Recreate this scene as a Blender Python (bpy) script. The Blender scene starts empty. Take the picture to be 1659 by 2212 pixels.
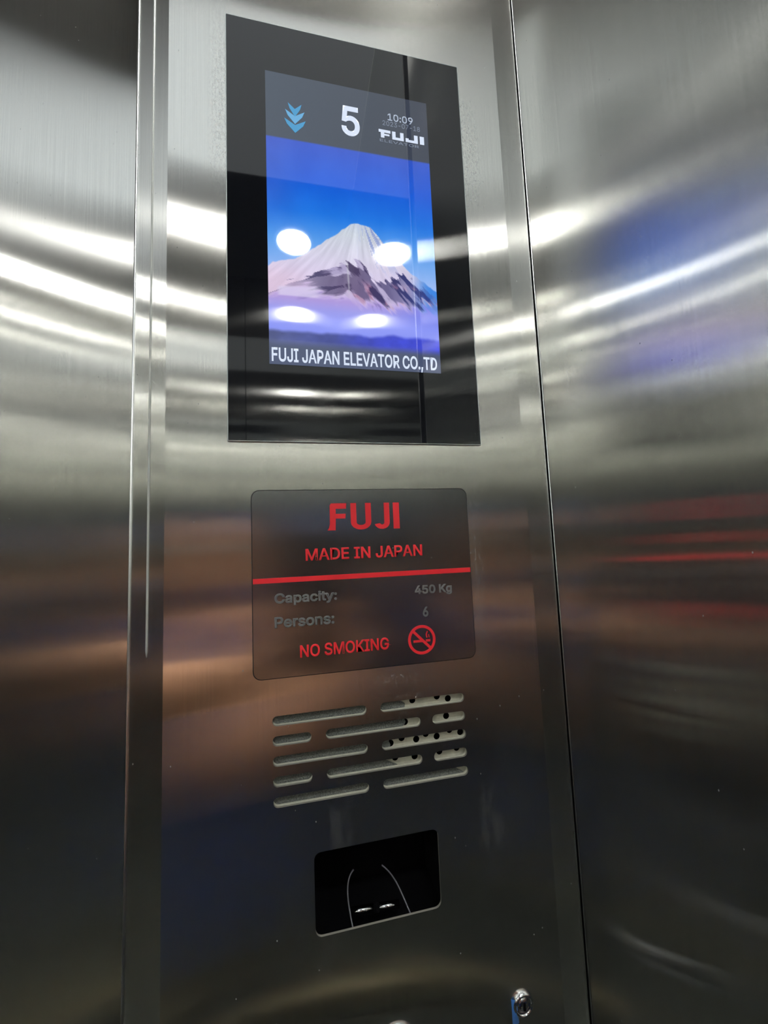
import bpy, bmesh, math, random
import numpy as np
from mathutils import Vector, Matrix
from mathutils.geometry import tessellate_polygon

S = bpy.context.scene
COL = S.collection
random.seed(4)
# lengths below are laid out on a drawing scale and brought to metres (x K) at the end
K = 0.62
ZC = 1.50/K        # camera height above the car floor
D = 0.3745         # camera distance from the control panel face
CEIL = ZC + 1.62
XR = 0.2725        # right wall
XL = -1.95         # left wall
YB = -1.93         # back wall
YD = 0.16          # door plane

# ------------------------------------------------------------------ camera
cam_d = bpy.data.cameras.new('camera')
cam = bpy.data.objects.new('camera', cam_d); COL.objects.link(cam)
RIGHT = Vector((0.976983688, -0.209404149, -0.040654339))
UP = Vector((0.020890220, -0.095744307, 0.995186729))
FWD = Vector((0.212288652, 0.973130479, 0.089166127))
m3 = Matrix((RIGHT, UP, -FWD)).transposed()
cam.matrix_world = Matrix.Translation((0, -D*K, ZC*K)) @ m3.to_4x4()
cam_d.sensor_fit = 'HORIZONTAL'; cam_d.sensor_width = 36
cam_d.lens = 849.735 * 36 / 1659
cam_d.clip_start = 0.004; cam_d.clip_end = 50
S.camera = cam

# ------------------------------------------------------------------ world, exposure
w = bpy.data.worlds.new('world'); S.world = w; w.use_nodes = True
w.node_tree.nodes['Background'].inputs[0].default_value = (0.02, 0.02, 0.022, 1)
S.view_settings.view_transform = 'Standard'; S.view_settings.look = 'None'
S.view_settings.gamma = 1; S.view_settings.use_curve_mapping = False
S.view_settings.exposure = 0.12
S.cycles.max_bounces = 6; S.cycles.glossy_bounces = 6; S.cycles.diffuse_bounces = 2
S.cycles.use_adaptive_sampling = True; S.cycles.adaptive_threshold = 0.18; S.cycles.adaptive_min_samples = 16
S.cycles.blur_glossy = 0.05
LAMP = 132.0        # downlight lens emission
PANEL = 0.68      # luminous ceiling panel emission

# ------------------------------------------------------------------ materials
def lin(c):
    return tuple(((x/255)/12.92 if x/255 <= .04045 else ((x/255+.055)/1.055)**2.4) for x in c)

def new_mat(name):
    m = bpy.data.materials.new(name); m.use_nodes = True
    nt = m.node_tree; nt.nodes.clear()
    return m, nt, nt.nodes.new('ShaderNodeOutputMaterial')

def pbr(name, col, rough=.5, metal=0., ior=1.5, emit=None, es=0., noise=0., nscale=60., bump=0.):
    m, nt, out = new_mat(name)
    b = nt.nodes.new('ShaderNodeBsdfPrincipled')
    b.inputs['Base Color'].default_value = (*col, 1); b.inputs['Roughness'].default_value = rough
    b.inputs['Metallic'].default_value = metal; b.inputs['IOR'].default_value = ior
    if emit:
        b.inputs['Emission Color'].default_value = (*emit, 1); b.inputs['Emission Strength'].default_value = es
    if noise or bump:
        g = nt.nodes.new('ShaderNodeNewGeometry'); n = nt.nodes.new('ShaderNodeTexNoise')
        n.inputs['Scale'].default_value = nscale; n.inputs['Detail'].default_value = 5
        sc_ = nt.nodes.new('ShaderNodeVectorMath'); sc_.operation = 'SCALE'; sc_.inputs['Scale'].default_value = 1/K
        nt.links.new(g.outputs['Position'], sc_.inputs[0]); nt.links.new(sc_.outputs[0], n.inputs['Vector'])
        if noise:
            mr = nt.nodes.new('ShaderNodeMapRange')
            mr.inputs['From Min'].default_value = .25; mr.inputs['From Max'].default_value = .75
            mr.inputs['To Min'].default_value = 1-noise; mr.inputs['To Max'].default_value = 1+noise
            nt.links.new(n.outputs['Fac'], mr.inputs['Value'])
            mx = nt.nodes.new('ShaderNodeVectorMath'); mx.operation = 'SCALE'
            mx.inputs[0].default_value = col
            nt.links.new(mr.outputs[0], mx.inputs['Scale']); nt.links.new(mx.outputs[0], b.inputs['Base Color'])
        if bump:
            bp = nt.nodes.new('ShaderNodeBump'); bp.inputs['Strength'].default_value = bump
            bp.inputs['Distance'].default_value = .001
            nt.links.new(n.outputs['Fac'], bp.inputs['Height']); nt.links.new(bp.outputs[0], b.inputs['Normal'])
    nt.links.new(b.outputs[0], out.inputs[0])
    return m

def steel(name, tint, rough, aniso, feather=.012, dust=.0, dist='GGX', wave=.0, smudges=()):
    """vertically brushed stainless steel: light spreads sideways, stays sharp in height"""
    m, nt, out = new_mat(name)
    N = nt.nodes.new; L = nt.links.new
    geo = N('ShaderNodeNewGeometry')
    pos = N('ShaderNodeVectorMath'); pos.operation = 'SCALE'; pos.inputs['Scale'].default_value = 1/K
    L(geo.outputs['Position'], pos.inputs[0])
    hn = nn = None
    if feather:
        # hairlines: a fine noise stretched along the height
        mp = N('ShaderNodeMapping'); mp.inputs['Scale'].default_value = (900, 900, 5)
        L(pos.outputs[0], mp.inputs['Vector'])
        hn = N('ShaderNodeTexNoise'); hn.inputs['Scale'].default_value = 1; hn.inputs['Detail'].default_value = 3
        L(mp.outputs[0], hn.inputs['Vector'])
        # tilt of the normal in height varies from hairline to hairline
        s1 = N('ShaderNodeMath'); s1.operation = 'SUBTRACT'; s1.inputs[1].default_value = .5
        L(hn.outputs['Fac'], s1.inputs[0])
        s2 = N('ShaderNodeMath'); s2.operation = 'MULTIPLY'; s2.inputs[1].default_value = feather*2
        L(s1.outputs[0], s2.inputs[0])
        # gentle waviness of the sheet
        wn = N('ShaderNodeTexNoise'); wn.inputs['Scale'].default_value = 5; wn.inputs['Detail'].default_value = 1
        L(pos.outputs[0], wn.inputs['Vector'])
        w1 = N('ShaderNodeMath'); w1.operation = 'MULTIPLY_ADD'; w1.inputs[1].default_value = wave*2; w1.inputs[2].default_value = -wave
        L(wn.outputs['Fac'], w1.inputs[0])
        sm = N('ShaderNodeMath'); sm.operation = 'ADD'; L(s2.outputs[0], sm.inputs[0]); L(w1.outputs[0], sm.inputs[1])
        cx = N('ShaderNodeCombineXYZ'); L(sm.outputs[0], cx.inputs['Z'])
        ad = N('ShaderNodeVectorMath'); ad.operation = 'ADD'
        L(geo.outputs['Normal'], ad.inputs[0]); L(cx.outputs[0], ad.inputs[1])
        nn = N('ShaderNodeVectorMath'); nn.operation = 'NORMALIZE'; L(ad.outputs[0], nn.inputs[0])
    tg = N('ShaderNodeVectorMath'); tg.operation = 'CROSS_PRODUCT'; tg.inputs[1].default_value = (0, 0, 1)
    L(geo.outputs['Normal'], tg.inputs[0])
    g = N('ShaderNodeBsdfAnisotropic'); g.distribution = dist
    g.inputs['Roughness'].default_value = rough; g.inputs['Anisotropy'].default_value = -aniso
    if nn: L(nn.outputs[0], g.inputs['Normal'])
    L(tg.outputs[0], g.inputs['Tangent'])
    # colour: slight hairline variation
    g.inputs['Color'].default_value = (*tint, 1)
    if hn:
        mr = N('ShaderNodeMapRange'); mr.inputs['To Min'].default_value = .86; mr.inputs['To Max'].default_value = 1.1
        L(hn.outputs['Fac'], mr.inputs['Value'])
        cs = N('ShaderNodeVectorMath'); cs.operation = 'SCALE'; cs.inputs[0].default_value = tint
        L(mr.outputs[0], cs.inputs['Scale']); L(cs.outputs[0], g.inputs['Color'])
    # a soft wide lobe and thin grime
    g2 = N('ShaderNodeBsdfAnisotropic'); g2.distribution = 'GGX'
    g2.inputs['Roughness'].default_value = .55; g2.inputs['Anisotropy'].default_value = -.3
    g2.inputs['Color'].default_value = (*[t*.9 for t in tint], 1)
    L(tg.outputs[0], g2.inputs['Tangent'])
    mx = N('ShaderNodeMixShader'); mx.inputs[0].default_value = .045
    L(g.outputs[0], mx.inputs[1]); L(g2.outputs[0], mx.inputs[2])
    last = mx
    if dust:
        dn = N('ShaderNodeTexNoise'); dn.inputs['Scale'].default_value = 9; dn.inputs['Detail'].default_value = 6
        dn.inputs['Roughness'].default_value = .72
        mp2 = N('ShaderNodeMapping'); mp2.inputs['Scale'].default_value = (1.6, 1.6, .45)
        L(pos.outputs[0], mp2.inputs['Vector']); L(mp2.outputs[0], dn.inputs['Vector'])
        dr = N('ShaderNodeMapRange'); dr.inputs['From Min'].default_value = .60; dr.inputs['From Max'].default_value = .80
        dr.inputs['To Min'].default_value = 0; dr.inputs['To Max'].default_value = dust
        L(dn.outputs['Fac'], dr.inputs['Value'])
        if smudges:
            sx = N('ShaderNodeSeparateXYZ'); L(pos.outputs[0], sx.inputs[0])
            fn = N('ShaderNodeTexNoise'); fn.inputs['Scale'].default_value = 420; fn.inputs['Detail'].default_value = 4
            fn.inputs['Roughness'].default_value = .7
            mpf = N('ShaderNodeMapping'); mpf.inputs['Scale'].default_value = (1, 1, .5)
            L(pos.outputs[0], mpf.inputs['Vector']); L(mpf.outputs[0], fn.inputs['Vector'])
            for (px, wx, pz, wz, thr, amt) in smudges:
                def bell(sock, c, w_):
                    q1 = N('ShaderNodeMath'); q1.operation = 'SUBTRACT'; L(sock, q1.inputs[0]); q1.inputs[1].default_value = c
                    q2 = N('ShaderNodeMath'); q2.operation = 'DIVIDE'; L(q1.outputs[0], q2.inputs[0]); q2.inputs[1].default_value = w_
                    q3 = N('ShaderNodeMath'); q3.operation = 'MULTIPLY'; L(q2.outputs[0], q3.inputs[0]); L(q2.outputs[0], q3.inputs[1])
                    q4 = N('ShaderNodeMath'); q4.operation = 'SUBTRACT'; q4.inputs[0].default_value = 1; L(q3.outputs[0], q4.inputs[1]); q4.use_clamp = True
                    return q4.outputs[0]
                bb = N('ShaderNodeMath'); bb.operation = 'MULTIPLY'
                L(bell(sx.outputs['X'], px, wx), bb.inputs[0]); L(bell(sx.outputs['Z'], pz, wz), bb.inputs[1])
                sr = N('ShaderNodeMapRange'); sr.inputs['From Min'].default_value = thr; sr.inputs['From Max'].default_value = thr+.16
                sr.inputs['To Min'].default_value = 0; sr.inputs['To Max'].default_value = amt
                L(fn.outputs['Fac'], sr.inputs['Value'])
                b2 = N('ShaderNodeMath'); b2.operation = 'MULTIPLY'; L(bb.outputs[0], b2.inputs[0]); L(sr.outputs[0], b2.inputs[1])
                b3 = N('ShaderNodeMath'); b3.operation = 'MAXIMUM'; L(dr.outputs[0], b3.inputs[0]); L(b2.outputs[0], b3.inputs[1])
                dr = b3
        # tiny specks
        vo = N('ShaderNodeTexVoronoi'); vo.inputs['Scale'].default_value = 70
        mp3 = N('ShaderNodeMapping'); mp3.inputs['Scale'].default_value = (1, 1, .6)
        L(pos.outputs[0], mp3.inputs['Vector']); L(mp3.outputs[0], vo.inputs['Vector'])
        vr = N('ShaderNodeMapRange'); vr.inputs['From Min'].default_value = .045; vr.inputs['From Max'].default_value = .02
        vr.inputs['To Min'].default_value = 0; vr.inputs['To Max'].default_value = .5
        L(vo.outputs['Distance'], vr.inputs['Value'])
        mm = N('ShaderNodeMath'); mm.operation = 'MAXIMUM'
        L(dr.outputs[0], mm.inputs[0]); L(vr.outputs[0], mm.inputs[1])
        df = N('ShaderNodeBsdfDiffuse'); df.inputs['Color'].default_value = (.62, .64, .64, 1)
        m2 = N('ShaderNodeMixShader')
        L(mm.outputs[0], m2.inputs[0]); L(mx.outputs[0], m2.inputs[1]); L(df.outputs[0], m2.inputs[2])
        last = m2
    L(last.outputs[0], out.inputs[0])
    return m

TINT = (.865, .868, .838)
M = {}
M['steel_panel'] = steel('brushed steel panel', TINT, .165, .82, feather=.003, dust=.14, wave=.003, smudges=(
    (-.068, .012, ZC+.44, .13, .44, .35), (.196, .016, ZC+.44, .08, .50, .9), (.212, .006, ZC+.40, .12, .58, .9), (.176, .008, ZC-.01, .12, .50, .35),
    (.09, .03, ZC-.122, .012, .52, .5), (.205, .03, ZC-.20, .10, .60, .6), (.10, .09, ZC-.145, .03, .56, .4)))
M['steel_wall'] = steel('brushed steel wall', TINT, .172, .82, feather=.004, dust=.07, wave=.005)
M['steel_mirror'] = steel('mirror finished steel wall', TINT, .060, .30, feather=0, dust=0)
M['steel_back'] = steel('finely brushed steel back wall', TINT, .120, .75, feather=0, dust=0)
M['steel_side'] = steel('brushed steel side wall', TINT, .165, .82, feather=0, dust=0)
M['steel_plate'] = steel('polished name plate steel', (.42, .43, .44), .20, .45, feather=.004, dust=.16)
M['cut_steel'] = pbr('raw cut steel edge', (.26, .25, .22), .5, .3)
M['liner'] = pbr('cream speaker liner', (.75, .75, .64), .6, noise=.12, nscale=300)
M['bright_edge'] = pbr('bright rounded steel edge', (.80, .82, .82), .28, 1.)
M['bead'] = pbr('pale sealant bead', (.62, .66, .64), .35)
M['dark_gap'] = pbr('dark joint', (.012, .012, .014), .6)
M['black_glass'] = pbr('black display glass', (.006, .007, .010), .025, ior=1.62)
M['glass_edge'] = pbr('ground glass edge', (.55, .62, .62), .25, .4)
M['red'] = pbr('red enamel print', (.95, .035, .05), .35)
M['etch'] = pbr('etched lettering', (.22, .23, .24), .4, .4)
M['cream'] = pbr('cream perforated sheet', (.74, .74, .62), .55, noise=.15, nscale=150)
M['felt'] = pbr('dusty grey felt', (.20, .22, .21), .9, noise=.6, nscale=900, bump=1.)
M['black'] = pbr('black interior', (.002, .002, .003), .95, ior=1.2)
M['wire'] = pbr('thin dull wire', (.22, .22, .25), .4, .6)
M['chrome'] = pbr('chrome', (.85, .86, .88), .12, 1.)
M['dark_metal'] = pbr('dark worn metal', (.10, .10, .11), .35, 1.)
M['blue_film'] = pbr('blue protective film', (.06, .20, .55), .3)
M['ceiling'] = pbr('pale green grey ceiling sheet', (.24, .25, .25), .6)
M['floor'] = pbr('dark speckled floor tile', (.020, .024, .021), .35, noise=.4, nscale=200)
M['skirt'] = pbr('brass coloured skirting', (.75, .62, .40), .3, 1.)
M['lamp'] = pbr('lit lamp lens', (.9, .9, .9), .4, emit=(1., .99, .94), es=LAMP)
M['ring'] = pbr('white lamp trim', (.8, .8, .8), .4)
M['luminous'] = pbr('luminous acrylic', (.7, .72, .62), .5, emit=(.90, .97, 1.), es=PANEL)
M['skin'] = pbr('skin', (.84, .42, .24), .5, noise=.08, nscale=40)
M['hair'] = pbr('black hair', (.012, .011, .011), .5)
M['navy'] = pbr('navy cotton', (.025, .05, .20), .9, noise=.15, nscale=300)
M['jeans'] = pbr('dark cotton', (.012, .014, .022), .9)
M['phone'] = pbr('phone shell', (.02, .02, .025), .2)
M['eye'] = pbr('eye', (.7, .7, .7), .2)
M['red_board'] = pbr('red board', (.45, .02, .03), .4)

# ------------------------------------------------------------------ helpers
def link(o, parent=None):
    COL.objects.link(o)
    if parent: o.parent = parent
    return o

def tag(o, label=None, cat=None, group=None, kind=None):
    if label: o['label'] = label
    if cat: o['category'] = cat
    if group: o['group'] = group
    if kind: o['kind'] = kind
    return o

def empty(name, loc, label=None, cat=None, group=None):
    o = bpy.data.objects.new(name, None); COL.objects.link(o); o.location = loc
    o.empty_display_size = .02
    bpy.context.view_layer.update()
    return tag(o, label, cat, group)

def mesh_obj(name, bm, mats, parent=None, smooth=False):
    bmesh.ops.recalc_face_normals(bm, faces=bm.faces)
    me = bpy.data.meshes.new(name); bm.to_mesh(me); bm.free()
    for m in (mats if isinstance(mats, (list, tuple)) else [mats]): me.materials.append(M[m])
    if smooth: me.polygons.foreach_set('use_smooth', [True]*len(me.polygons))
    o = bpy.data.objects.new(name, me); link(o)
    if parent is not None:
        o.parent = parent; o.matrix_parent_inverse = parent.matrix_world.inverted()
    return o

def add_box(bm, a, b, bev=0., mi=0):
    a, b = Vector(a), Vector(b); c = (a+b)/2; d = b-a
    r = bmesh.ops.create_cube(bm, size=1, matrix=Matrix.Translation(c) @ Matrix.Diagonal((abs(d.x), abs(d.y), abs(d.z), 1)))
    vs = r['verts']
    if bev:
        es = list({e for v in vs for e in v.link_edges})
        bmesh.ops.bevel(bm, geom=es, offset=bev, segments=2, affect='EDGES', profile=.5)
    return bm

def box(name, a, b, mat, parent=None, bev=0.):
    bm = bmesh.new(); add_box(bm, a, b, bev); return mesh_obj(name, bm, mat, parent)

def rrect(x0, x1, z0, z1, r, n=6):
    pts = []
    for cx, cz, a0 in ((x1-r, z1-r, 0), (x0+r, z1-r, 90), (x0+r, z0+r, 180), (x1-r, z0+r, 270)):
        for i in range(n+1):
            a = math.radians(a0+90*i/n); pts.append((cx+r*math.cos(a), cz+r*math.sin(a)))
    return pts

def circle(cx, cz, r, n=24):
    return [(cx+r*math.cos(2*math.pi*i/n), cz+r*math.sin(2*math.pi*i/n)) for i in range(n)]

def sheet(bm, outer, holes, y0, y1):
    """flat sheet in the XZ plane with openings; material 0 faces, 1 cut edges"""
    loops = [outer]+holes
    flat = [p for l in loops for p in l]
    tris = tessellate_polygon([[Vector((x, z, 0)) for x, z in l] for l in loops])
    f = [bm.verts.new((x, y0, z)) for x, z in flat]; b = [bm.verts.new((x, y1, z)) for x, z in flat]
    for t in tris:
        for vs in (f, b):
            try: bm.faces.new([vs[i] for i in t])
            except ValueError: pass
    k = 0
    for l in loops:
        n = len(l)
        for i in range(n):
            j = (i+1) % n
            fc = bm.faces.new((f[k+i], f[k+j], b[k+j], b[k+i])); fc.material_index = 1
        k += n
    return bm

def lathe_y(bm, cx, cz, prof, n=32, mi=0):
    """turn profile [(radius, y)] about an axis along Y"""
    rings = []
    for r, y in prof:
        if r < 1e-7: rings.append([bm.verts.new((cx, y, cz))])
        else: rings.append([bm.verts.new((cx+r*math.cos(2*math.pi*i/n), y, cz+r*math.sin(2*math.pi*i/n))) for i in range(n)])
    for a, b in zip(rings, rings[1:]):
        for i in range(n):
            j = (i+1) % n
            vs = [a[i % len(a)], a[j % len(a)], b[j % len(b)], b[i % len(b)]]
            vs = list(dict.fromkeys(vs))
            if len(vs) > 2: bm.faces.new(vs).material_index = mi
    return bm

def tube(bm, pts, r, n=10):
    pts = [Vector(p) for p in pts]; rings = []
    for i, p in enumerate(pts):
        t = (pts[min(i+1, len(pts)-1)]-pts[max(i-1, 0)]).normalized()
        a = t.cross(Vector((0, 1, 0.01)))
        if a.length < 1e-3: a = t.cross(Vector((1, 0, 0)))
        a.normalize(); b = t.cross(a)
        rr = r[i] if isinstance(r, (list, tuple)) else r
        rings.append([bm.verts.new(p+a*rr*math.cos(2*math.pi*k/n)+b*rr*math.sin(2*math.pi*k/n)) for k in range(n)])
    for A, B in zip(rings, rings[1:]):
        for k in range(n): bm.faces.new((A[k], A[(k+1) % n], B[(k+1) % n], B[k]))
    bm.faces.new(rings[0]); bm.faces.new(rings[-1])
    return bm

import os
FONT = None
try:
    FONT = bpy.data.fonts.load(os.path.join(bpy.utils.resource_path('LOCAL'), 'datafiles', 'fonts', 'Inter.woff2'))
except Exception:
    FONT = None
def text_obj(name, s, x0, x1, z0, z1, y, mat, parent, bold=0., outline=0., thick=.0002):
    """lettering fitted into the box x0..x1, z0..z1 on a plane facing -Y"""
    cu = bpy.data.curves.new(name, 'FONT'); cu.body = s; cu.size = 1; cu.resolution_u = 4
    if FONT: cu.font = FONT
    if outline:
        cu.fill_mode = 'NONE'; cu.bevel_depth = .03; cu.bevel_resolution = 1
    else:
        cu.extrude = .01; cu.bevel_depth = bold; cu.bevel_resolution = 0
    t = bpy.data.objects.new(name, cu); COL.objects.link(t)
    dg = bpy.context.evaluated_depsgraph_get()
    me = bpy.data.meshes.new_from_object(t.evaluated_get(dg))
    COL.objects.unlink(t); bpy.data.objects.remove(t); bpy.data.curves.remove(cu)
    co = np.empty(len(me.vertices)*3); me.vertices.foreach_get('co', co); co = co.reshape(-1, 3)
    mn, mxx = co.min(0), co.max(0)
    o = np.empty_like(co)
    o[:, 0] = x0+(co[:, 0]-mn[0])/(mxx[0]-mn[0])*(x1-x0)
    o[:, 2] = z0+(co[:, 1]-mn[1])/(mxx[1]-mn[1])*(z1-z0)
    o[:, 1] = y-(co[:, 2]-mn[2])/max(1e-9, mxx[2]-mn[2])*thick
    me.vertices.foreach_set('co', o.ravel()); me.update()
    me.name = name; me.materials.clear(); me.materials.append(M[mat])
    ob = bpy.data.objects.new(name, me); link(ob)
    if parent is not None:
        ob.parent = parent; ob.matrix_parent_inverse = parent.matrix_world.inverted()
    return ob

# ================================================================== THE SETTING
def struct(o): o['kind'] = 'structure'; return o

# floor, ceiling
fl = struct(box('floor', (XL-.05, YB-.05, -.06), (XR+.05, YD+.06, 0), 'floor'))
bm = bmesh.new(); add_box(bm, (XL-.05, YB-.05, CEIL), (XR+.05, .0095, CEIL+.05))
ce = struct(mesh_obj('ceiling', bm, 'ceiling'))
# right wall: two steel sheets with a black joint strip between them
wr = struct(box('wall_right', (XR+.003, YB-.03, 0), (XR+.05, YD+.06, CEIL), 'dark_gap'))
box('wall_panel', (XR, -.4185, .0), (XR+.003, .0085, CEIL), 'steel_wall', wr)
box('wall_panel', (XR, YB, .0), (XR+.003, -.457, CEIL), 'steel_mirror', wr)
bm = bmesh.new(); tube(bm, [(XR+.0004, .0082, .0), (XR+.0004, .0082, CEIL)], .0009)
mesh_obj('edge', bm, 'bright_edge', wr, True)
for yj in (-.4185, -.457):
    bm = bmesh.new(); tube(bm, [(XR+.0012, yj, .0), (XR+.0012, yj, CEIL)], .0016)
    mesh_obj('edge', bm, 'bright_edge', wr, True)
# left wall and back wall
wl = struct(box('wall_left', (XL-.05, YB-.03, 0), (XL-.003, YD+.06, CEIL), 'dark_gap'))
box('wall_panel', (XL-.003, YB, 0), (XL, -.99, CEIL), 'steel_side', wl)
box('wall_panel', (XL-.003, -.985, 0), (XL, .0, CEIL), 'steel_side', wl)
wb = struct(box('wall_back', (XL-.003, YB-.05, 0), (XR+.003, YB-.003, CEIL), 'dark_gap'))
for a, b in ((XL, -1.104), (-1.1, -.284), (-.280, XR)):
    box('wall_panel', (a, YB-.003, .0), (b, YB, CEIL), 'steel_back', wb)
sk = struct(box('baseboard_back', (XL, YB, 0), (XR, YB+.02, .13), 'skirt', bev=.003))
# front: sliding door set back behind the control panel, its header, the left jamb
dr = struct(box('door_1', (-.90, YD, .004), (-.05, YD+.03, CEIL-.25), 'steel_wall'))
dr2 = struct(box('door_2', (XL+.05, YD+.034, .004), (-.86, YD+.06, CEIL-.25), 'steel_side'))
wf = struct(box('wall_front', (XL, .0, 0), (XL+.20, .05, CEIL), 'steel_side'))
hd = struct(box('trim_1', (XL-.003, .0, CEIL-.28), (-.145, YD+.06, CEIL), 'steel_side'))
bk = struct(box('trim_2', (-.125, YD+.062, 0), (XR+.003, YD+.08, CEIL), 'dark_gap'))

# ceiling downlights
def downlight(x, y, lab):
    r = .0845
    t = empty('ceiling_downlight', (x, y, CEIL), lab, 'ceiling light', 'downlights in the car ceiling')
    bm = bmesh.new(); n = 28
    prof = [(r, CEIL-.001), (r, CEIL-.008), (r+.004, CEIL-.012), (r+.014, CEIL-.008), (r+.017, CEIL+.001)]
    rings = [[bm.verts.new((x+q*math.cos(2*math.pi*i/n), y+q*math.sin(2*math.pi*i/n), z)) for i in range(n)] for q, z in prof]
    for A, B in zip(rings, rings[1:]):
        for i in range(n): bm.faces.new((A[i], A[(i+1) % n], B[(i+1) % n], B[i]))
    mesh_obj('trim_ring', bm, 'ring', t, True)
    bm = bmesh.new()
    bmesh.ops.create_circle(bm, cap_ends=True, segments=n, radius=r, matrix=Matrix.Translation((x, y, CEIL-.003)))
    mesh_obj('lens', bm, 'lamp', t)
downlight(.006, -1.607, 'round recessed downlight lit in the ceiling corner between the right wall and the back wall')
downlight(-1.684, -1.607, 'round recessed downlight lit in the ceiling corner between the left wall and the back wall')
downlight(.006, -.225, 'round recessed downlight lit in the ceiling corner between the right wall and the control panel')
# luminous acrylic strips of the ceiling
tag(box('ceiling_light_panel', (XL+.03, -1.25, CEIL-.010), (XR-.0004, -.70, CEIL+.001), 'luminous', bev=.002),
    'pale luminous acrylic panel across the middle of the ceiling', 'ceiling light')

# ================================================================== CONTROL PANEL
FX0, FX1 = -.1145, .2375
cp = empty('elevator_control_panel', (.0615, 0, 0), 'full height brushed steel elevator control panel with speaker slots and open cut-out', 'control panel')
ROWZ = [ZC-.1487-i*.0169 for i in range(5)]
ODD = [(-.0264, .0575), (.0707, .1540)]
EVEN = [(-.0264, .0071), (.0199, .1090), (.1206, .1540)]
slots = []
for i, z in enumerate(ROWZ):
    for a, b in (EVEN if i % 2 else ODD):
        slots.append(rrect(a, b, z-.0043, z+.0043, .0041, 5))
HX0, HX1, HZ0, HZ1 = .0069, .1206, ZC-.3306, ZC-.2628
bm = bmesh.new()
sheet(bm, [(FX0, 0.0), (FX1, 0.0), (FX1, CEIL), (FX0, CEIL)], slots+[rrect(HX0, HX1, HZ0, HZ1, .006)], 0, .002)
mesh_obj('face_plate', bm, ['steel_panel', 'cut_steel'], cp)
def strip(name, p, q, mat):
    """bent edge strip between plan points p and q, 2 mm thick"""
    bm = bmesh.new()
    (x0, y0), (x1, y1) = p, q
    vs = []
    for z in (0, CEIL):
        vs.append([bm.verts.new((x, y, z)) for x, y in ((x0, y0), (x1, y1), (x1, y1+.002), (x0, y0+.002))])
    for i in range(4): bm.faces.new((vs[0][i], vs[0][(i+1) % 4], vs[1][(i+1) % 4], vs[1][i]))
    bm.faces.new(vs[0]); bm.faces.new(vs[1])
    return mesh_obj(name, bm, mat, cp)
strip('edge_strip', (FX0, 0), (-.1287, .0045), 'steel_panel')
strip('edge_strip', (-.1287, .0045), (-.1445, .0095), 'steel_panel')
strip('edge_strip', (FX1, 0), (.2705, .0090), 'steel_panel')
box('side_return', (-.1445, .0095, 0), (-.1425, YD+.05, CEIL), 'steel_panel', cp)
box('side_return', (.2685, .0095, 0), (.2705, YD+.05, CEIL), 'dark_gap', cp)
bm = bmesh.new(); tube(bm, [(-.1443, .0093, 0), (-.1443, .0093, CEIL)], .0011)
mesh_obj('rounded_edge', bm, 'bright_edge', cp, True)
bm = bmesh.new(); tube(bm, [(-.1287, .0044, ZC-.085), (-.1287, .0044, ZC-.08), (-.1287, .0044, CEIL)], [.0003, .0009, .0012])
tag(mesh_obj('sealant_bead', bm, 'bead', cp, True), 'pale bead line down the bent left edge')

# --- speaker behind the slots
perf = [(0.0913, -0.1487), (0.1017, -0.1453), (0.1262, -0.1447), (0.1373, -0.148), (0.0935, -0.1641), (0.1346, -0.1638),
        (0.0789, -0.1811), (0.0897, -0.1779), (0.1038, -0.181), (0.1134, -0.1774), (0.1241, -0.1811), (0.1372, -0.177),
        (0.148, -0.1804), (0.1015, -0.1958), (0.126, -0.195), (0.0828, -0.1942), (0.1435, -0.1942), (0.1132, -0.2111)]
KP = (D+.0065)/D
holes = []
for x, z in perf:
    c = (x*KP, ZC+z*KP)
    if all((c[0]-h[0])**2+(c[1]-h[1])**2 > .0068**2 for h, _ in holes): holes.append((c, circle(c[0], c[1], .0031, 14)))
bm = bmesh.new()
sheet(bm, [(.060, ROWZ[-1]-.012), (.160, ROWZ[-1]-.012), (.160, ROWZ[0]+.012), (.060, ROWZ[0]+.012)], [h for _, h in holes], .0066, .0076)
tag(mesh_obj('perforated_sheet', bm, ['cream', 'black'], cp), 'cream perforated speaker sheet behind the right slots')
bm = bmesh.new()
sheet(bm, [(-.036, ROWZ[-1]-.013), (.162, ROWZ[-1]-.013), (.162, ROWZ[0]+.013), (-.036, ROWZ[0]+.013)], slots, .0021, .0052)
mesh_obj('speaker_liner', bm, ['liner', 'liner'], cp)
# dusty felt over the left of the speaker, with a ragged edge
bm = bmesh.new()
zt, zb = ROWZ[0]+.012, ROWZ[-1]-.012
n = 40; rag = []
for i in range(n+1):
    z = zb+(zt-zb)*i/n; u = (z-zb)/(zt-zb)
    x = .085+.010*math.sin(u*9+1)+.004*math.sin(u*31)+(.055 if u < .22 else 0)
    rag.append((x, z))
sheet(bm, [(-.034, zb)]+rag+[(-.034, zt)], [], .0054, .0064)
tag(mesh_obj('felt_pad', bm, ['felt', 'felt'], cp), 'dusty grey felt behind the left slots')
bm = bmesh.new(); add_box(bm, (-.036, .012, zb), (.162, .05, zt)); mesh_obj('speaker_box', bm, 'black', cp)

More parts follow.
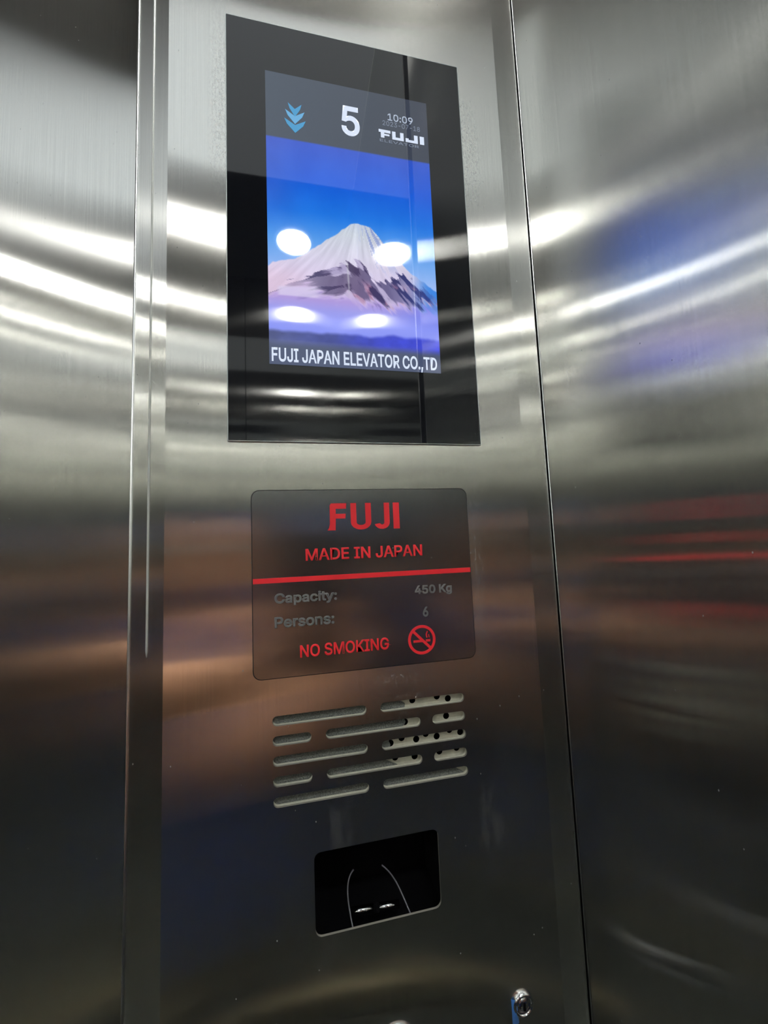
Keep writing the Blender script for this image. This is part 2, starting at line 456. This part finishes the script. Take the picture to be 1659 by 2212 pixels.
# --- open rectangular cut-out: black box behind it, wires and a small steel rod
bm = bmesh.new()
x0, x1, z0, z1, yb = HX0-.012, HX1+.012, HZ0-.03, HZ1+.012, .09
for f in (((x0, yb, z0), (x1, yb, z0), (x1, yb, z1), (x0, yb, z1)), ((x0, .002, z0), (x0, yb, z0), (x0, yb, z1), (x0, .002, z1)),
          ((x1, .002, z0), (x1, yb, z0), (x1, yb, z1), (x1, .002, z1)), ((x0, .002, z0), (x1, .002, z0), (x1, yb, z0), (x0, yb, z0)),
          ((x0, .002, z1), (x1, .002, z1), (x1, yb, z1), (x0, yb, z1))):
    bm.faces.new([bm.verts.new(v) for v in f])
mesh_obj('recess_box', bm, 'black', cp)
def dep(x, z, y): k = (D+y)/D; return (x*k, y, ZC+z*k)
def bez(ps, n=14):
    out = []
    for i in range(n+1):
        t = i/n; a = [Vector(p) for p in ps]
        while len(a) > 1: a = [p.lerp(q, t) for p, q in zip(a, a[1:])]
        out.append(a[0])
    return out
bm = bmesh.new(); tube(bm, bez([dep(.0410, -.2825, .03), dep(.0318, -.2905, .026), dep(.0352, -.310, .018), dep(.0396, -.334, .006)]), .0007, 8)
mesh_obj('wire', bm, 'wire', cp, True)
bm = bmesh.new(); tube(bm, bez([dep(.0665, -.2840, .03), dep(.0790, -.295, .026), dep(.0830, -.310, .018), dep(.0925, -.333, .006)]), .0007, 8)
mesh_obj('wire', bm, 'wire', cp, True)
bm = bmesh.new(); tube(bm, [dep(.0385, -.3165, .024), dep(.0590, -.3178, .024)], .0036, 14)
tube(bm, [dep(.0615, -.3180, .024), dep(.0810, -.3192, .024)], .0036, 14)
rod = mesh_obj('steel_rod', bm, 'chrome', cp, True)
bm = bmesh.new(); tube(bm, [dep(.0580, -.3177, .024), dep(.0622, -.3181, .024)], .0038, 14)
mesh_obj('rod_clip', bm, 'black', rod, True)

# --- cam lock low on the panel, with a scrap of blue film under it
LX, LZ = .1948, ZC-.4290
lk = empty('cam_lock', (LX, 0, LZ), 'small round chrome cam lock low on the steel control panel', 'lock')
bm = bmesh.new(); lathe_y(bm, LX, LZ, [(.0100, .0), (.0100, -.0022), (.0092, -.0034), (.0080, -.0034), (.0072, -.0018), (.0072, .0)], 40)
mesh_obj('bezel_ring', bm, 'chrome', lk, True)
bm = bmesh.new(); lathe_y(bm, LX, LZ, [(.0072, -.0004), (.0060, -.0016), (.0042, -.0030), (.0, -.0034)], 32)
lkc = mesh_obj('lock_core', bm, 'chrome', lk, True)
bm = bmesh.new(); add_box(bm, (LX-.0009, -.0040, LZ-.0035), (LX+.0014, -.0026, LZ+.003), .0004)
mesh_obj('key_slot', bm, 'black', lkc)
bm = bmesh.new(); vs = []
for i in range(9):
    t = i/8; z = LZ+.006-t*.021; b = -.0015-.0022*math.sin(t*3.1)
    vs.append([bm.verts.new((LX-.0112, -.0002, z)), bm.verts.new((LX-.0088+.001*t, b, z)), bm.verts.new((LX-.0060+.0014*t, -.0004, z))])
for A, B in zip(vs, vs[1:]):
    for k in range(2): bm.faces.new((A[k], A[k+1], B[k+1], B[k]))
tag(mesh_obj('film_scrap', bm, 'blue_film', lk, True), 'scrap of blue protective film')

# --- push button whose rim just enters the picture at the bottom
BX, BZ = .0735, ZC-.4335
bt = empty('push_button', (BX, 0, BZ), 'round steel push button with raised rim under the open cut-out', 'button')
bm = bmesh.new(); lathe_y(bm, BX, BZ, [(.0195, .0), (.0195, -.0020), (.0180, -.0036), (.0160, -.0036), (.0152, -.0020), (.0152, .0)], 48)
mesh_obj('rim', bm, 'chrome', bt, True)
bm = bmesh.new(); lathe_y(bm, BX, BZ, [(.0151, .0), (.0148, -.0022), (.0130, -.0026), (.0, -.0028)], 48)
mesh_obj('cap', bm, 'dark_metal', bt, True)

# ================================================================== CAPACITY PLATE
PX0, PX1, PZ0, PZ1 = -.0415, .1682, ZC-.1117, ZC+.0562
pl = empty('capacity_plate', (.0633, 0, PZ0), 'dark polished steel capacity plate with red and etched lettering and no smoking sign', 'sign')
bm = bmesh.new(); sheet(bm, rrect(PX0-.0008, PX1+.0008, PZ0-.0008, PZ1+.0008, .0075), [], -.0003, .0005)
mesh_obj('plate_rim', bm, ['dark_gap', 'dark_gap'], pl)
bm = bmesh.new(); sheet(bm, rrect(PX0, PX1, PZ0, PZ1, .007), [], -.0010, .0002)
pl0 = mesh_obj('plate', bm, ['steel_plate', 'cut_steel'], pl)
YP = -.0010
box('red_line', (PX0+.0003, YP-.0004, ZC-.0283), (PX1-.0003, YP+.0002, ZC-.0237), 'red', pl0)
# maker's word: heavy letters, the F with a slanted tail
def letter_poly(name, polys, mat, parent, y, thick=.0003):
    bm = bmesh.new()
    for p in polys:
        a = [bm.verts.new((x, y-thick, z)) for x, z in p]; b = [bm.verts.new((x, y, z)) for x, z in p]
        tr = tessellate_polygon([[Vector((x, z, 0)) for x, z in p]])
        for t in tr: bm.faces.new([a[i] for i in t])
        for i in range(len(p)): bm.faces.new((a[i], a[(i+1) % len(p)], b[(i+1) % len(p)], b[i]))
    return mesh_obj(name, bm, mat, parent)
def arcpts(cx, cz, rx, rz, a0, a1, n=10):
    return [(cx+rx*math.cos(math.radians(a0+(a1-a0)*i/n)), cz+rz*math.sin(math.radians(a0+(a1-a0)*i/n))) for i in range(n+1)]
za, zb_ = ZC+.0178, ZC+.0434
F = [(.0290, zb_-.0020), (.0300, zb_), (.0448, zb_), (.0444, zb_-.0052), (.0345, zb_-.0052), (.0345, zb_-.0100), (.0440, zb_-.0100),
     (.0436, zb_-.0146), (.0344, zb_-.0146), (.0340, za), (.0264, za), (.0278, za+.0022), (.0288, za+.0060)]
def U(x0, x1, t):
    cx = (x0+x1)/2; r = (x1-x0)/2; zc = za+r*.72
    return [(x0, zb_), (x0, zc)]+arcpts(cx, zc, r, r*.72, 180, 360)+[(x1, zc), (x1, zb_), (x1-t, zb_), (x1-t, zc)]+arcpts(cx, zc, r-t, r*.72-t*.8, 360, 180)+[(x0+t, zc), (x0+t, zb_)]
def dedupe(p):
    o = []
    for q in p:
        if not o or (abs(q[0]-o[-1][0])+abs(q[1]-o[-1][1])) > 1e-6: o.append(q)
    return o
def J(x0, x1, t):
    cx = (x0+x1)/2; r = (x1-x0)/2; zc = za+r*.85
    return [(x1, zb_), (x1-t, zb_), (x1-t, zc)]+arcpts(cx, zc, r-t, r*.85-t*.8, 360, 200)+arcpts(cx, zc, r, r*.85, 195, 360)
for nm, p in (('F', F), ('U', dedupe(U(.0487, .0685, .0055))), ('J', dedupe(J(.0716, .0868, .0054))), ('I', [(.0905, za), (.0967, za), (.0967, zb_), (.0905, zb_)])):
    letter_poly('letter', [p], 'red', pl0, YP)
text_obj('lettering', 'MADE IN JAPAN', .0055, .1184, ZC-.0098, ZC+.0014, YP, 'red', pl0, bold=.018)
text_obj('lettering', 'NO SMOKING', -.0013, .0836, ZC-.0963, ZC-.0850, YP, 'red', pl0, bold=.018)
for s, a, b, c, d in (('Capacity:', -.0229, .0335, -.0492, -.0376), ('Persons:', -.0232, .0304, -.0686, -.0586),
                      ('450 Kg', .1088, .1472, -.0490, -.0384), ('6', .1159, .1216, -.0689, -.0594)):
    tag(text_obj('etched_lettering', s, a, b, ZC+c, ZC+d, YP+.0001, 'etch', pl0, outline=1, thick=.0003), 'etched outline lettering')
# no smoking sign
CX, CZ, CR = .1137, ZC-.0902, .0138
bm = bmesh.new(); sheet(bm, circle(CX, CZ, CR, 40), [circle(CX, CZ, CR-.0026, 40)], YP-.0003, YP)
sg = mesh_obj('prohibition_ring', bm, ['red', 'red'], pl0)
def bar(x0, z0, x1, z1, wd):
    d = Vector((x1-x0, z1-z0)).normalized(); n = Vector((-d.y, d.x))*wd/2
    return [(x0+n.x, z0+n.y), (x1+n.x, z1+n.y), (x1-n.x, z1-n.y), (x0-n.x, z0-n.y)]
q = (CR-.002)*math.sqrt(.5)
letter_poly('prohibition_bar', [bar(CX-q, CZ+q, CX+q, CZ-q, .0026)], 'red', pl0, YP, .00035)
letter_poly('cigarette', [bar(CX-.0085, CZ-.0012, CX+.0015, CZ-.0012, .0022), bar(CX+.0040, CZ-.0012, CX+.0085, CZ-.0012, .0022)], 'red', pl0, YP, .0002)
letter_poly('smoke_mark', [bar(CX+.0052, CZ+.0015, CX+.0046, CZ+.0048, .0012), bar(CX+.0046, CZ+.0048, CX+.0060, CZ+.0076, .0012), bar(CX+.0074, CZ+.0015, CX+.0070, CZ+.0045, .0010)], 'red', pl0, YP, .0002)

# ================================================================== DISPLAY
DX0, DX1, DZ0, DZ1 = -.0619, .1881, ZC+.1022, ZC+.5438
ds = empty('elevator_display', (.0631, 0, DZ0), 'tall black glass elevator display showing floor 5 above a snowy mountain', 'screen')
gf = box('glass_front', (DX0+.0008, -.0026, DZ0+.0008), (DX1-.0008, .0, DZ1-.0008), 'black_glass', ds)
bm = bmesh.new()
sheet(bm, [(DX0, DZ0), (DX1, DZ0), (DX1, DZ1), (DX0, DZ1)], [[(DX0+.0008, DZ0+.0008), (DX1-.0008, DZ0+.0008), (DX1-.0008, DZ1-.0008), (DX0+.0008, DZ1-.0008)]], -.0024, 0)
tag(mesh_obj('glass_rim', bm, ['glass_edge', 'glass_edge'], gf), 'pale ground edge of the glass')

LX0, LX1, LZ0, LZ1 = -.0240, .1477, ZC+.1772, ZC+.4880
def vnoise(x, y, seed):
    r = np.random.RandomState(seed).rand(64, 64)
    xi = np.floor(x).astype(int); yi = np.floor(y).astype(int); fx = x-xi; fy = y-yi
    fx = fx*fx*(3-2*fx); fy = fy*fy*(3-2*fy)
    g = lambda a, b: r[a % 64, b % 64]
    return (g(xi, yi)*(1-fx)+g(xi+1, yi)*fx)*(1-fy)+(g(xi, yi+1)*(1-fx)+g(xi+1, yi+1)*fx)*fy
def fbm(x, y, seed, o=4):
    s = 0; a = .5; t = 0
    for k in range(o): s = s+a*vnoise(x*2**k, y*2**k, seed+k); t += a; a *= .5
    return s/t
def picture(nu, nv):
    u, v = np.meshgrid((np.arange(nu)+.5)/nu, (np.arange(nv)+.5)/nv)
    C = lambda *c: np.array(c, float)
    def ramp(t, stops):
        xs = [s[0] for s in stops]; return np.stack([np.interp(t, xs, [s[1][k] for s in stops]) for k in range(3)], -1)
    mix = lambda a, b, m: a*(1-m[..., None])+b*m[..., None]
    sst = lambda a, b, x: (lambda t: t*t*(3-2*t))(np.clip((x-a)/(b-a), 0, 1))
    img = ramp(v, [(.30, (150, 180, 235)), (.42, (85, 150, 225)), (.52, (25, 110, 215)), (.64, (12, 84, 205)), (.77, (42, 78, 190))])
    img = mix(img, C(70, 90, 185), .45*sst(.25, 0, u)*sst(.4, .6, v))
    img = img+((fbm(u*9, v*9, 3)-.5)*14)[..., None]
    ridge = [(0, .32), (.028, .333), (.158, .354), (.243, .39), (.32, .422), (.376, .447), (.432, .474), (.481, .494), (.52, .500), (.56, .499), (.597, .493), (.636, .473), (.666, .45), (.727, .416), (.796, .37), (.853, .341), (.925, .317), (1, .288)]
    rg = np.interp(u, *zip(*ridge))+(fbm(u*40, v*0, 9)-.5)*.008
    m = sst(-.002, .003, rg-v)
    # snow slopes: lit flank left, streaks running down from the summit
    fan = (u-.53)/np.maximum(.03, .56-v)
    st = fbm(fan*9+4, v*10, 21)
    snow = ramp(v, [(.2, (205, 185, 222)), (.34, (206, 198, 222)), (.46, (196, 203, 214)), (.5, (186, 196, 214))])
    snow = snow+((st-.5)*42)[..., None]
    snow = mix(snow, C(218, 190, 208), .55*sst(.35, .05, u)*sst(.36, .27, v))
    snow = mix(snow, C(120, 135, 190), .75*sst(.56, .62, st)*sst(.50, .60, u)*sst(.30, .42, v))
    snow = mix(snow, C(40, 120, 215), .9*sst(.80, .98, u)*sst(.40, .30, v))
    rt = [(0, .230), (.051, .246), (.116, .273), (.181, .29), (.262, .318), (.315, .326), (.37, .345), (.412, .355), (.44, .362), (.481, .358), (.523, .366), (.565, .352), (.591, .321), (.622, .300), (.661, .318), (.733, .314), (.793, .334), (.85, .317), (.908, .299), (1, .25)]
    rb = [(0, .222), (.102, .257), (.207, .263), (.286, .258), (.312, .25), (.379, .238), (.435, .245), (.468, .25), (.502, .24), (.543, .232), (.586, .240), (.671, .235), (.742, .228), (.8, .23), (.875, .235), (.948, .235), (1, .23)]
    wr_m = sst(.36, .50, u)
    def nz(fa, oa, fl, sd):       # strokes run down to the right on the right flank, along the slope on the left
        return fbm((.35*u-2.2*v+3.5)*fa+oa, (u+v)*fl, sd)*(1-wr_m)+fbm((u+1.5*v)*fa+oa, (u-1.8*v+5)*fl, sd+200)*wr_m
    jag = (nz(34, 0, 6, 31)-.5)+.5*(nz(12, 0, 4, 33)-.5)
    jag2 = (nz(24, 0, 4, 41)-.5)
    top = np.interp(u, *zip(*rt))+jag*.07; bot = np.interp(u, *zip(*rb))+jag*.06
    rock = sst(-.003, .004, top-v)*sst(-.012, .012, v-bot)
    patch = sst(-.02, .10, jag2+.06)
    rcol = ramp(u, [(0, (120, 105, 150)), (.25, (84, 78, 112)), (.5, (66, 52, 90)), (.75, (58, 56, 104)), (1, (40, 62, 140))])
    rcol = mix(rcol, C(176, 128, 158), .85*sst(.50, .58, nz(12, 9, 5, 51))*sst(.36, .46, u)*sst(.31, .27, v))
    rcol = mix(rcol, C(190, 180, 215), .8*sst(.58, .66, nz(17, 2, 4, 61))*sst(.28, .36, u))
    foot = ramp(v, [(.10, (128, 140, 232)), (.15, (140, 150, 238)), (.185, (150, 150, 226)), (.22, (168, 148, 212)), (.26, (186, 160, 214))])
    foot = mix(foot, C(96, 84, 150), .55*sst(.56, .66, nz(15, 5, 6, 71))*sst(.19, .23, v)*sst(.1, .3, u))
    foot = mix(foot, C(90, 110, 225), .6*sst(.6, 1., u)*sst(.12, .2, v))
    mt = mix(snow, foot, sst(.012, -.03, v-bot))
    mt = mix(mt, rcol, rock*np.clip(.35+.65*patch+sst(.2, .0, np.abs(u-.5)-.18)*.35, 0, 1))
    pale = sst(.01, 0, np.abs(u-.455-.06*(.3-v)))*sst(.245, .27, v)*sst(.37, .35, v)
    mt = mix(mt, C(190, 190, 200), .6*pale)
    pale2 = sst(0, .03, u-.04)*sst(.32, .25, u)*sst(.222, .23, v)*sst(.266, .255, v-.04*(u-.2))
    mt = mix(mt, C(208, 198, 228), .8*pale2)
    img = mix(img, mt, m)
    lw = .116+(fbm(u*7, v*0, 81)-.5)*.02
    low = ramp(u, [(0, (84, 92, 138)), (.35, (70, 80, 150)), (.6, (62, 72, 190)), (1, (60, 70, 205))])
    low = low*(.85+.3*fbm(u*14, v*30, 91))[..., None]
    img = mix(img, low, sst(-.006, .010, lw-v))
    img = mix(img, C(66, 76, 104), sst(.085, .055, v))
    hd_ = ramp(u, [(0, (60, 70, 84)), (1, (50, 56, 70))])
    img = mix(img, hd_, sst(.762, .770, v))
    return np.clip(img, 0, 255)
NU, NV = 190, 344
img = picture(NU, NV)/255
il = np.where(img <= .04045, img/12.92, ((img+.055)/1.055)**2.4)
xs = np.linspace(LX0, LX1, NU+1); zs = np.linspace(LZ0, LZ1, NV+1)
X, Z = np.meshgrid(xs, zs)
co = np.stack([X, np.full_like(X, -.0029), Z], -1).reshape(-1, 3)
I = (np.arange(NV)[:, None]*(NU+1)+np.arange(NU)[None, :]).ravel()
fc = np.stack([I, I+1, I+NU+2, I+NU+1], -1)
me = bpy.data.meshes.new('screen_picture'); me.from_pydata(co.tolist(), [], fc.tolist())
at = me.attributes.new('picture', 'FLOAT_COLOR', 'FACE')
at.data.foreach_set('color', np.concatenate([il.reshape(-1, 3), np.ones((NU*NV, 1))], 1).ravel().astype(np.float32))
m, nt, out = new_mat('lit screen picture')
a = nt.nodes.new('ShaderNodeAttribute'); a.attribute_name = 'picture'
b = nt.nodes.new('ShaderNodeBsdfPrincipled'); b.inputs['Base Color'].default_value = (.006, .007, .01, 1)
b.inputs['Roughness'].default_value = .025; b.inputs['IOR'].default_value = 1.62
nt.links.new(a.outputs['Color'], b.inputs['Emission Color']); b.inputs['Emission Strength'].default_value = 1.
nt.links.new(b.outputs[0], out.inputs[0])
m.cycles.emission_sampling = 'NONE'
me.materials.append(m)
lcd = link(bpy.data.objects.new('screen_picture', me)); lcd.parent = ds; lcd.matrix_parent_inverse = ds.matrix_world.inverted()
tag(lcd, 'lit picture of a snow capped mountain under blue sky')
M['lit_white'] = pbr('lit screen white', (.01, .01, .012), .03, ior=1.62, emit=lin((205, 216, 235)), es=1)
M['lit_dim'] = pbr('lit screen dim white', (.01, .01, .012), .03, ior=1.62, emit=lin((112, 122, 140)), es=1)
M['lit_mid'] = pbr('lit screen soft white', (.01, .01, .012), .03, ior=1.62, emit=lin((160, 172, 192)), es=1)
M['lit_cyan'] = pbr('lit screen cyan', (.01, .01, .012), .03, ior=1.62, emit=lin((58, 142, 190)), es=1)
M['lit_cyan2'] = pbr('lit screen pale cyan', (.01, .01, .012), .03, ior=1.62, emit=lin((92, 160, 205)), es=1)
for k_ in ('lit_mid', 'lit_white', 'lit_dim', 'lit_cyan', 'lit_cyan2'): M[k_].cycles.emission_sampling = 'NONE'
ux = lambda u: LX0+u*(LX1-LX0)
vz = lambda v: LZ0+v*(LZ1-LZ0)
YS = -.0029
text_obj('floor_digit', '5', ux(.445), ux(.558), vz(.817), vz(.928), YS, 'lit_white', lcd, bold=.018)
text_obj('clock_text', '10:09', ux(.739), ux(.903), vz(.904), vz(.931), YS, 'lit_mid', lcd, bold=.008)
text_obj('date_text', '2023-07-18', ux(.704), ux(.948), vz(.882), vz(.900), YS, 'lit_dim', lcd)
text_obj('banner_text', 'FUJI JAPAN ELEVATOR CO.,TD', ux(.013), ux(.977), vz(.000), vz(.054), YS, 'lit_white', lcd, bold=.018)
# arrows: three chevrons pointing down
for k, (vc, wd, mt_) in enumerate(((.872, .040, 'lit_cyan'), (.846, .056, 'lit_cyan2'), (.814, .062, 'lit_cyan'))):
    c = .168
    letter_poly('down_chevron', [[(ux(c-wd), vz(vc+.026)), (ux(c), vz(vc+.006)), (ux(c+wd), vz(vc+.026)), (ux(c+wd*.75), vz(vc+.006)), (ux(c), vz(vc-.022)), (ux(c-wd*.75), vz(vc+.006))]], mt_, lcd, YS, .0002)
# wide block word mark under the clock
def R4(a, b, c, d): return [(ux(a), vz(c)), (ux(b), vz(c)), (ux(b), vz(d)), (ux(a), vz(d))]
z0, z1 = .834, .864
letter_poly('word_mark', [R4(.677, .752, z1-.010, z1), R4(.690, .712, z0, z1-.010), R4(.712, .745, z0+.009, z0+.015),
                          R4(.763, .785, z0, z1), R4(.785, .815, z0, z0+.009), R4(.815, .837, z0, z1),
                          R4(.850, .930, z0, z0+.009), R4(.850, .870, z0+.009, z0+.014), R4(.906, .930, z0+.009, z1),
                          R4(.944, .972, z0, z1)], 'lit_white', lcd, YS, .0002)
text_obj('small_text', 'ELEVATOR', ux(.682), ux(.935), vz(.818), vz(.828), YS, 'lit_dim', lcd)

# ================================================================== BRING THE DRAWING TO METRES
for o in list(S.objects):
    if o.type == 'CAMERA': continue
    o.location *= K
    o.matrix_parent_inverse = Matrix.Translation(o.matrix_parent_inverse.translation*K)
    if o.type == 'MESH': o.data.transform(Matrix.Scale(K, 4))
bpy.context.view_layer.update()

# ================================================================== PHOTOGRAPHER (seen in the steel only)
PXC, PYC = -.17, -.70
ps = empty('person', (PXC, PYC, 0), 'person in a navy t-shirt and dark trousers holding up a phone with both hands', 'person')
G = .92
P = lambda x, y, z: Vector((PXC+G*x, PYC+G*y, G*z))
ELR, ELL = Vector((-.09, -.41, 1.16)), Vector((-.29, -.39, 1.31))
def skinned(name, chains, mat, parent, extra=None, sub=2):
    vs, rs, es, roots, key = [], [], [], [], {}
    def vid(p, r):
        k = tuple(round(c, 4) for c in p)
        if k not in key: key[k] = len(vs); vs.append(p); rs.append(r)
        return key[k]
    for ch in chains:
        ids = [vid(p, r) for p, r in ch]
        new = ids[0] == len(vs)-len(ids)
        if new: roots.append(ids[0])
        es += list(zip(ids, ids[1:]))
    me = bpy.data.meshes.new(name); me.from_pydata([tuple(v) for v in vs], es, [])
    o = bpy.data.objects.new(name, me); COL.objects.link(o)
    md = o.modifiers.new('skin', 'SKIN'); md.use_smooth_shade = True
    sd = me.skin_vertices[0].data
    for i, r in enumerate(rs): sd[i].radius = r if isinstance(r, tuple) else (r, r)
    for i in roots: sd[i].use_root = True
    sb = o.modifiers.new('sub', 'SUBSURF'); sb.levels = sub; sb.render_levels = sub
    dg = bpy.context.evaluated_depsgraph_get()
    m2 = bpy.data.meshes.new_from_object(o.evaluated_get(dg))
    bpy.data.objects.remove(o)
    bm = bmesh.new(); bm.from_mesh(m2)
    if extra: extra(bm)
    return mesh_obj(name, bm, mat, parent, True)
PC = Vector((0, -D*K, ZC*K))             # the lens
ph_c = PC-FWD*.009-UP*.055+RIGHT*.018 # phone centre
chains = [[(P(0, 0, .95), (.15, .11)), (P(0, 0, 1.10), (.14, .10)), (P(0, .01, 1.28), (.16, .11)), (P(0, .01, 1.42), (.13, .08)), (P(0, .02, 1.50), .055), (P(0, .03, 1.56), .055)]]
for s in (-1, 1):
    wr_ = ph_c+RIGHT*(s*.060)-UP*.085-FWD*.030
    el = ELR if s > 0 else ELL
    chains.append([(P(0, .01, 1.42), (.13, .08)), (P(s*.17, .0, 1.41), .062), (P(s*.17, 0, 1.41).lerp(el, .5), .050), (el, .046), (el.lerp(wr_, .3), .042), (el.lerp(wr_, .75), .031), (wr_, .027)])
    pm = ph_c+RIGHT*(s*.052)-UP*.035-FWD*.022
    chains.append([(wr_, .027), (wr_.lerp(pm, .5), (.030, .018)), (pm, (.030, .016))])
    chains.append([(P(0, 0, .95), (.15, .11)), (P(s*.09, .0, .86), .088), (P(s*.10, .01, .50), .058), (P(s*.10, -.01, .28), .052), (P(s*.10, -.02, .09), .036), (P(s*.10, .08, .045), .035)])
    for k in range(4):               # fingers curl round the phone's edge onto its back
        b0 = pm+UP*(.024-.019*k)+FWD*.004-RIGHT*(s*.004)
        tip = ph_c+RIGHT*(s*(.014+.004*abs(k-1)))+UP*(.006-.019*k-.02)+FWD*.014
        mid = ph_c+RIGHT*(s*.046)+UP*(.010-.019*k-.02)+FWD*.012
        chains.append([(b0, .0090), (mid, .0085), (mid.lerp(tip, .6), .0078), (tip, .0068)])
    t0 = pm-FWD*.006-UP*.01
    chains.append([(t0, .011), (t0+UP*.028-RIGHT*(s*.014)-FWD*.004, .0100), (t0+UP*.048-RIGHT*(s*.028)+FWD*.002, .0085)])
HD = P(0, .045, 1.625)
def head(bm):
    r = bmesh.ops.create_uvsphere(bm, u_segments=28, v_segments=20, radius=1)
    for v in r['verts']:
        c = v.co; x, y, z = c.x*.074, c.y*.094, c.z*.118
        if z < 0: x *= 1-.28*(z/.118)**2; y *= 1-.12*(z/.118)**2
        y += .010 if (z < -.02 and c.y > .3) else 0
        nose = math.exp(-(x/.011)**2-((z+.012)/.022)**2); y += .020*nose if c.y > 0 else 0
        for e in (-.032, .032):
            if c.y > 0: y -= .010*math.exp(-((x-e)/.014)**2-((z-.012)/.011)**2)
        if c.y > 0: y += .005*math.exp(-(x/.022)**2-((z+.052)/.008)**2)
        v.co = HD+Vector((x, y, z))
    for s in (-1, 1):
        r = bmesh.ops.create_uvsphere(bm, u_segments=12, v_segments=8, radius=1)
        for v in r['verts']: v.co = HD+Vector((s*.074+v.co.x*.008, -.005+v.co.y*.017, -.005+v.co.z*.030))
body = skinned('body', chains, 'skin', ps, head)
for s in (-1, 1):
    bm = bmesh.new(); r = bmesh.ops.create_uvsphere(bm, u_segments=14, v_segments=10, radius=.0115, matrix=Matrix.Translation(HD+Vector((s*.032, .078, .012))))
    mesh_obj('eye', bm, 'eye', ps, True)
bm = bmesh.new(); r = bmesh.ops.create_uvsphere(bm, u_segments=32, v_segments=22, radius=1)
dl = []
for v in r['verts']:
    c = v.co.copy(); v.co = HD+Vector((c.x*.083, c.y*.104-.006, c.z*.122+.008))
    if (c.y > .25 and c.z < .52+.1*math.sin(c.x*9)) or c.z < -.55: dl.append(v)
bmesh.ops.delete(bm, geom=dl, context='VERTS'); mesh_obj('hair', bm, 'hair', ps, True)
sh = [[(P(0, 0, .78), (.185, .140)), (P(0, 0, .93), (.178, .135)), (P(0, 0, 1.10), (.160, .120)), (P(0, .01, 1.28), (.175, .125)), (P(0, .01, 1.42), (.140, .092)), (P(0, .015, 1.475), .075)]]
for s in (-1, 1): sh.append([(P(0, .01, 1.42), (.140, .092)), (P(s*.17, .0, 1.41), .078), (P(s*.17, 0, 1.41).lerp(ELR if s > 0 else ELL, .30), .066), (P(s*.17, 0, 1.41).lerp(ELR if s > 0 else ELL, .40), .064)])
skinned('shirt', sh, 'navy', ps)
tr = [[(P(0, 0, 1.00), (.150, .115)), (P(0, 0, .92), (.160, .120))]]
for s in (-1, 1): tr.append([(P(0, 0, .92), (.160, .120)), (P(s*.09, .0, .84), .098), (P(s*.10, .01, .50), .075), (P(s*.10, -.02, .08), .062)])
skinned('trousers', tr, 'jeans', ps)
for s in (-1, 1):
    bm = bmesh.new(); c = P(s*.10, .035, .045); r = bmesh.ops.create_uvsphere(bm, u_segments=20, v_segments=12, radius=1)
    for v in r['verts']:
        v.co = c+Vector((v.co.x*.048, v.co.y*.135, max(-.045, v.co.z*.06)))
    mesh_obj('shoe', bm, 'phone', ps, True)

ph = empty('mobile_phone', ph_c, 'black mobile phone held in the hands of the person', 'phone')
def obox(bm, c, hx, hy, hz, bev):
    r = bmesh.ops.create_cube(bm, size=1, matrix=Matrix.Translation(c) @ m3.to_4x4() @ Matrix.Diagonal((hx*2, hy*2, hz*2, 1)))
    bmesh.ops.bevel(bm, geom=list({e for v in r['verts'] for e in v.link_edges}), offset=bev, segments=3, affect='EDGES', profile=.5)
bm = bmesh.new(); obox(bm, ph_c, .037, .079, .004, .003); mesh_obj('phone_body', bm, 'phone', ph)
bm = bmesh.new(); obox(bm, ph_c-FWD*.0042, .0345, .076, .0003, .0001); mesh_obj('phone_screen', bm, 'black_glass', ph)
bm = bmesh.new()
bmesh.ops.create_cone(bm, cap_ends=True, segments=24, radius1=.006, radius2=.0055, depth=.002, matrix=Matrix.Translation(PC-FWD*.0042) @ m3.to_4x4())
mesh_obj('camera_lens', bm, 'black_glass', ph)
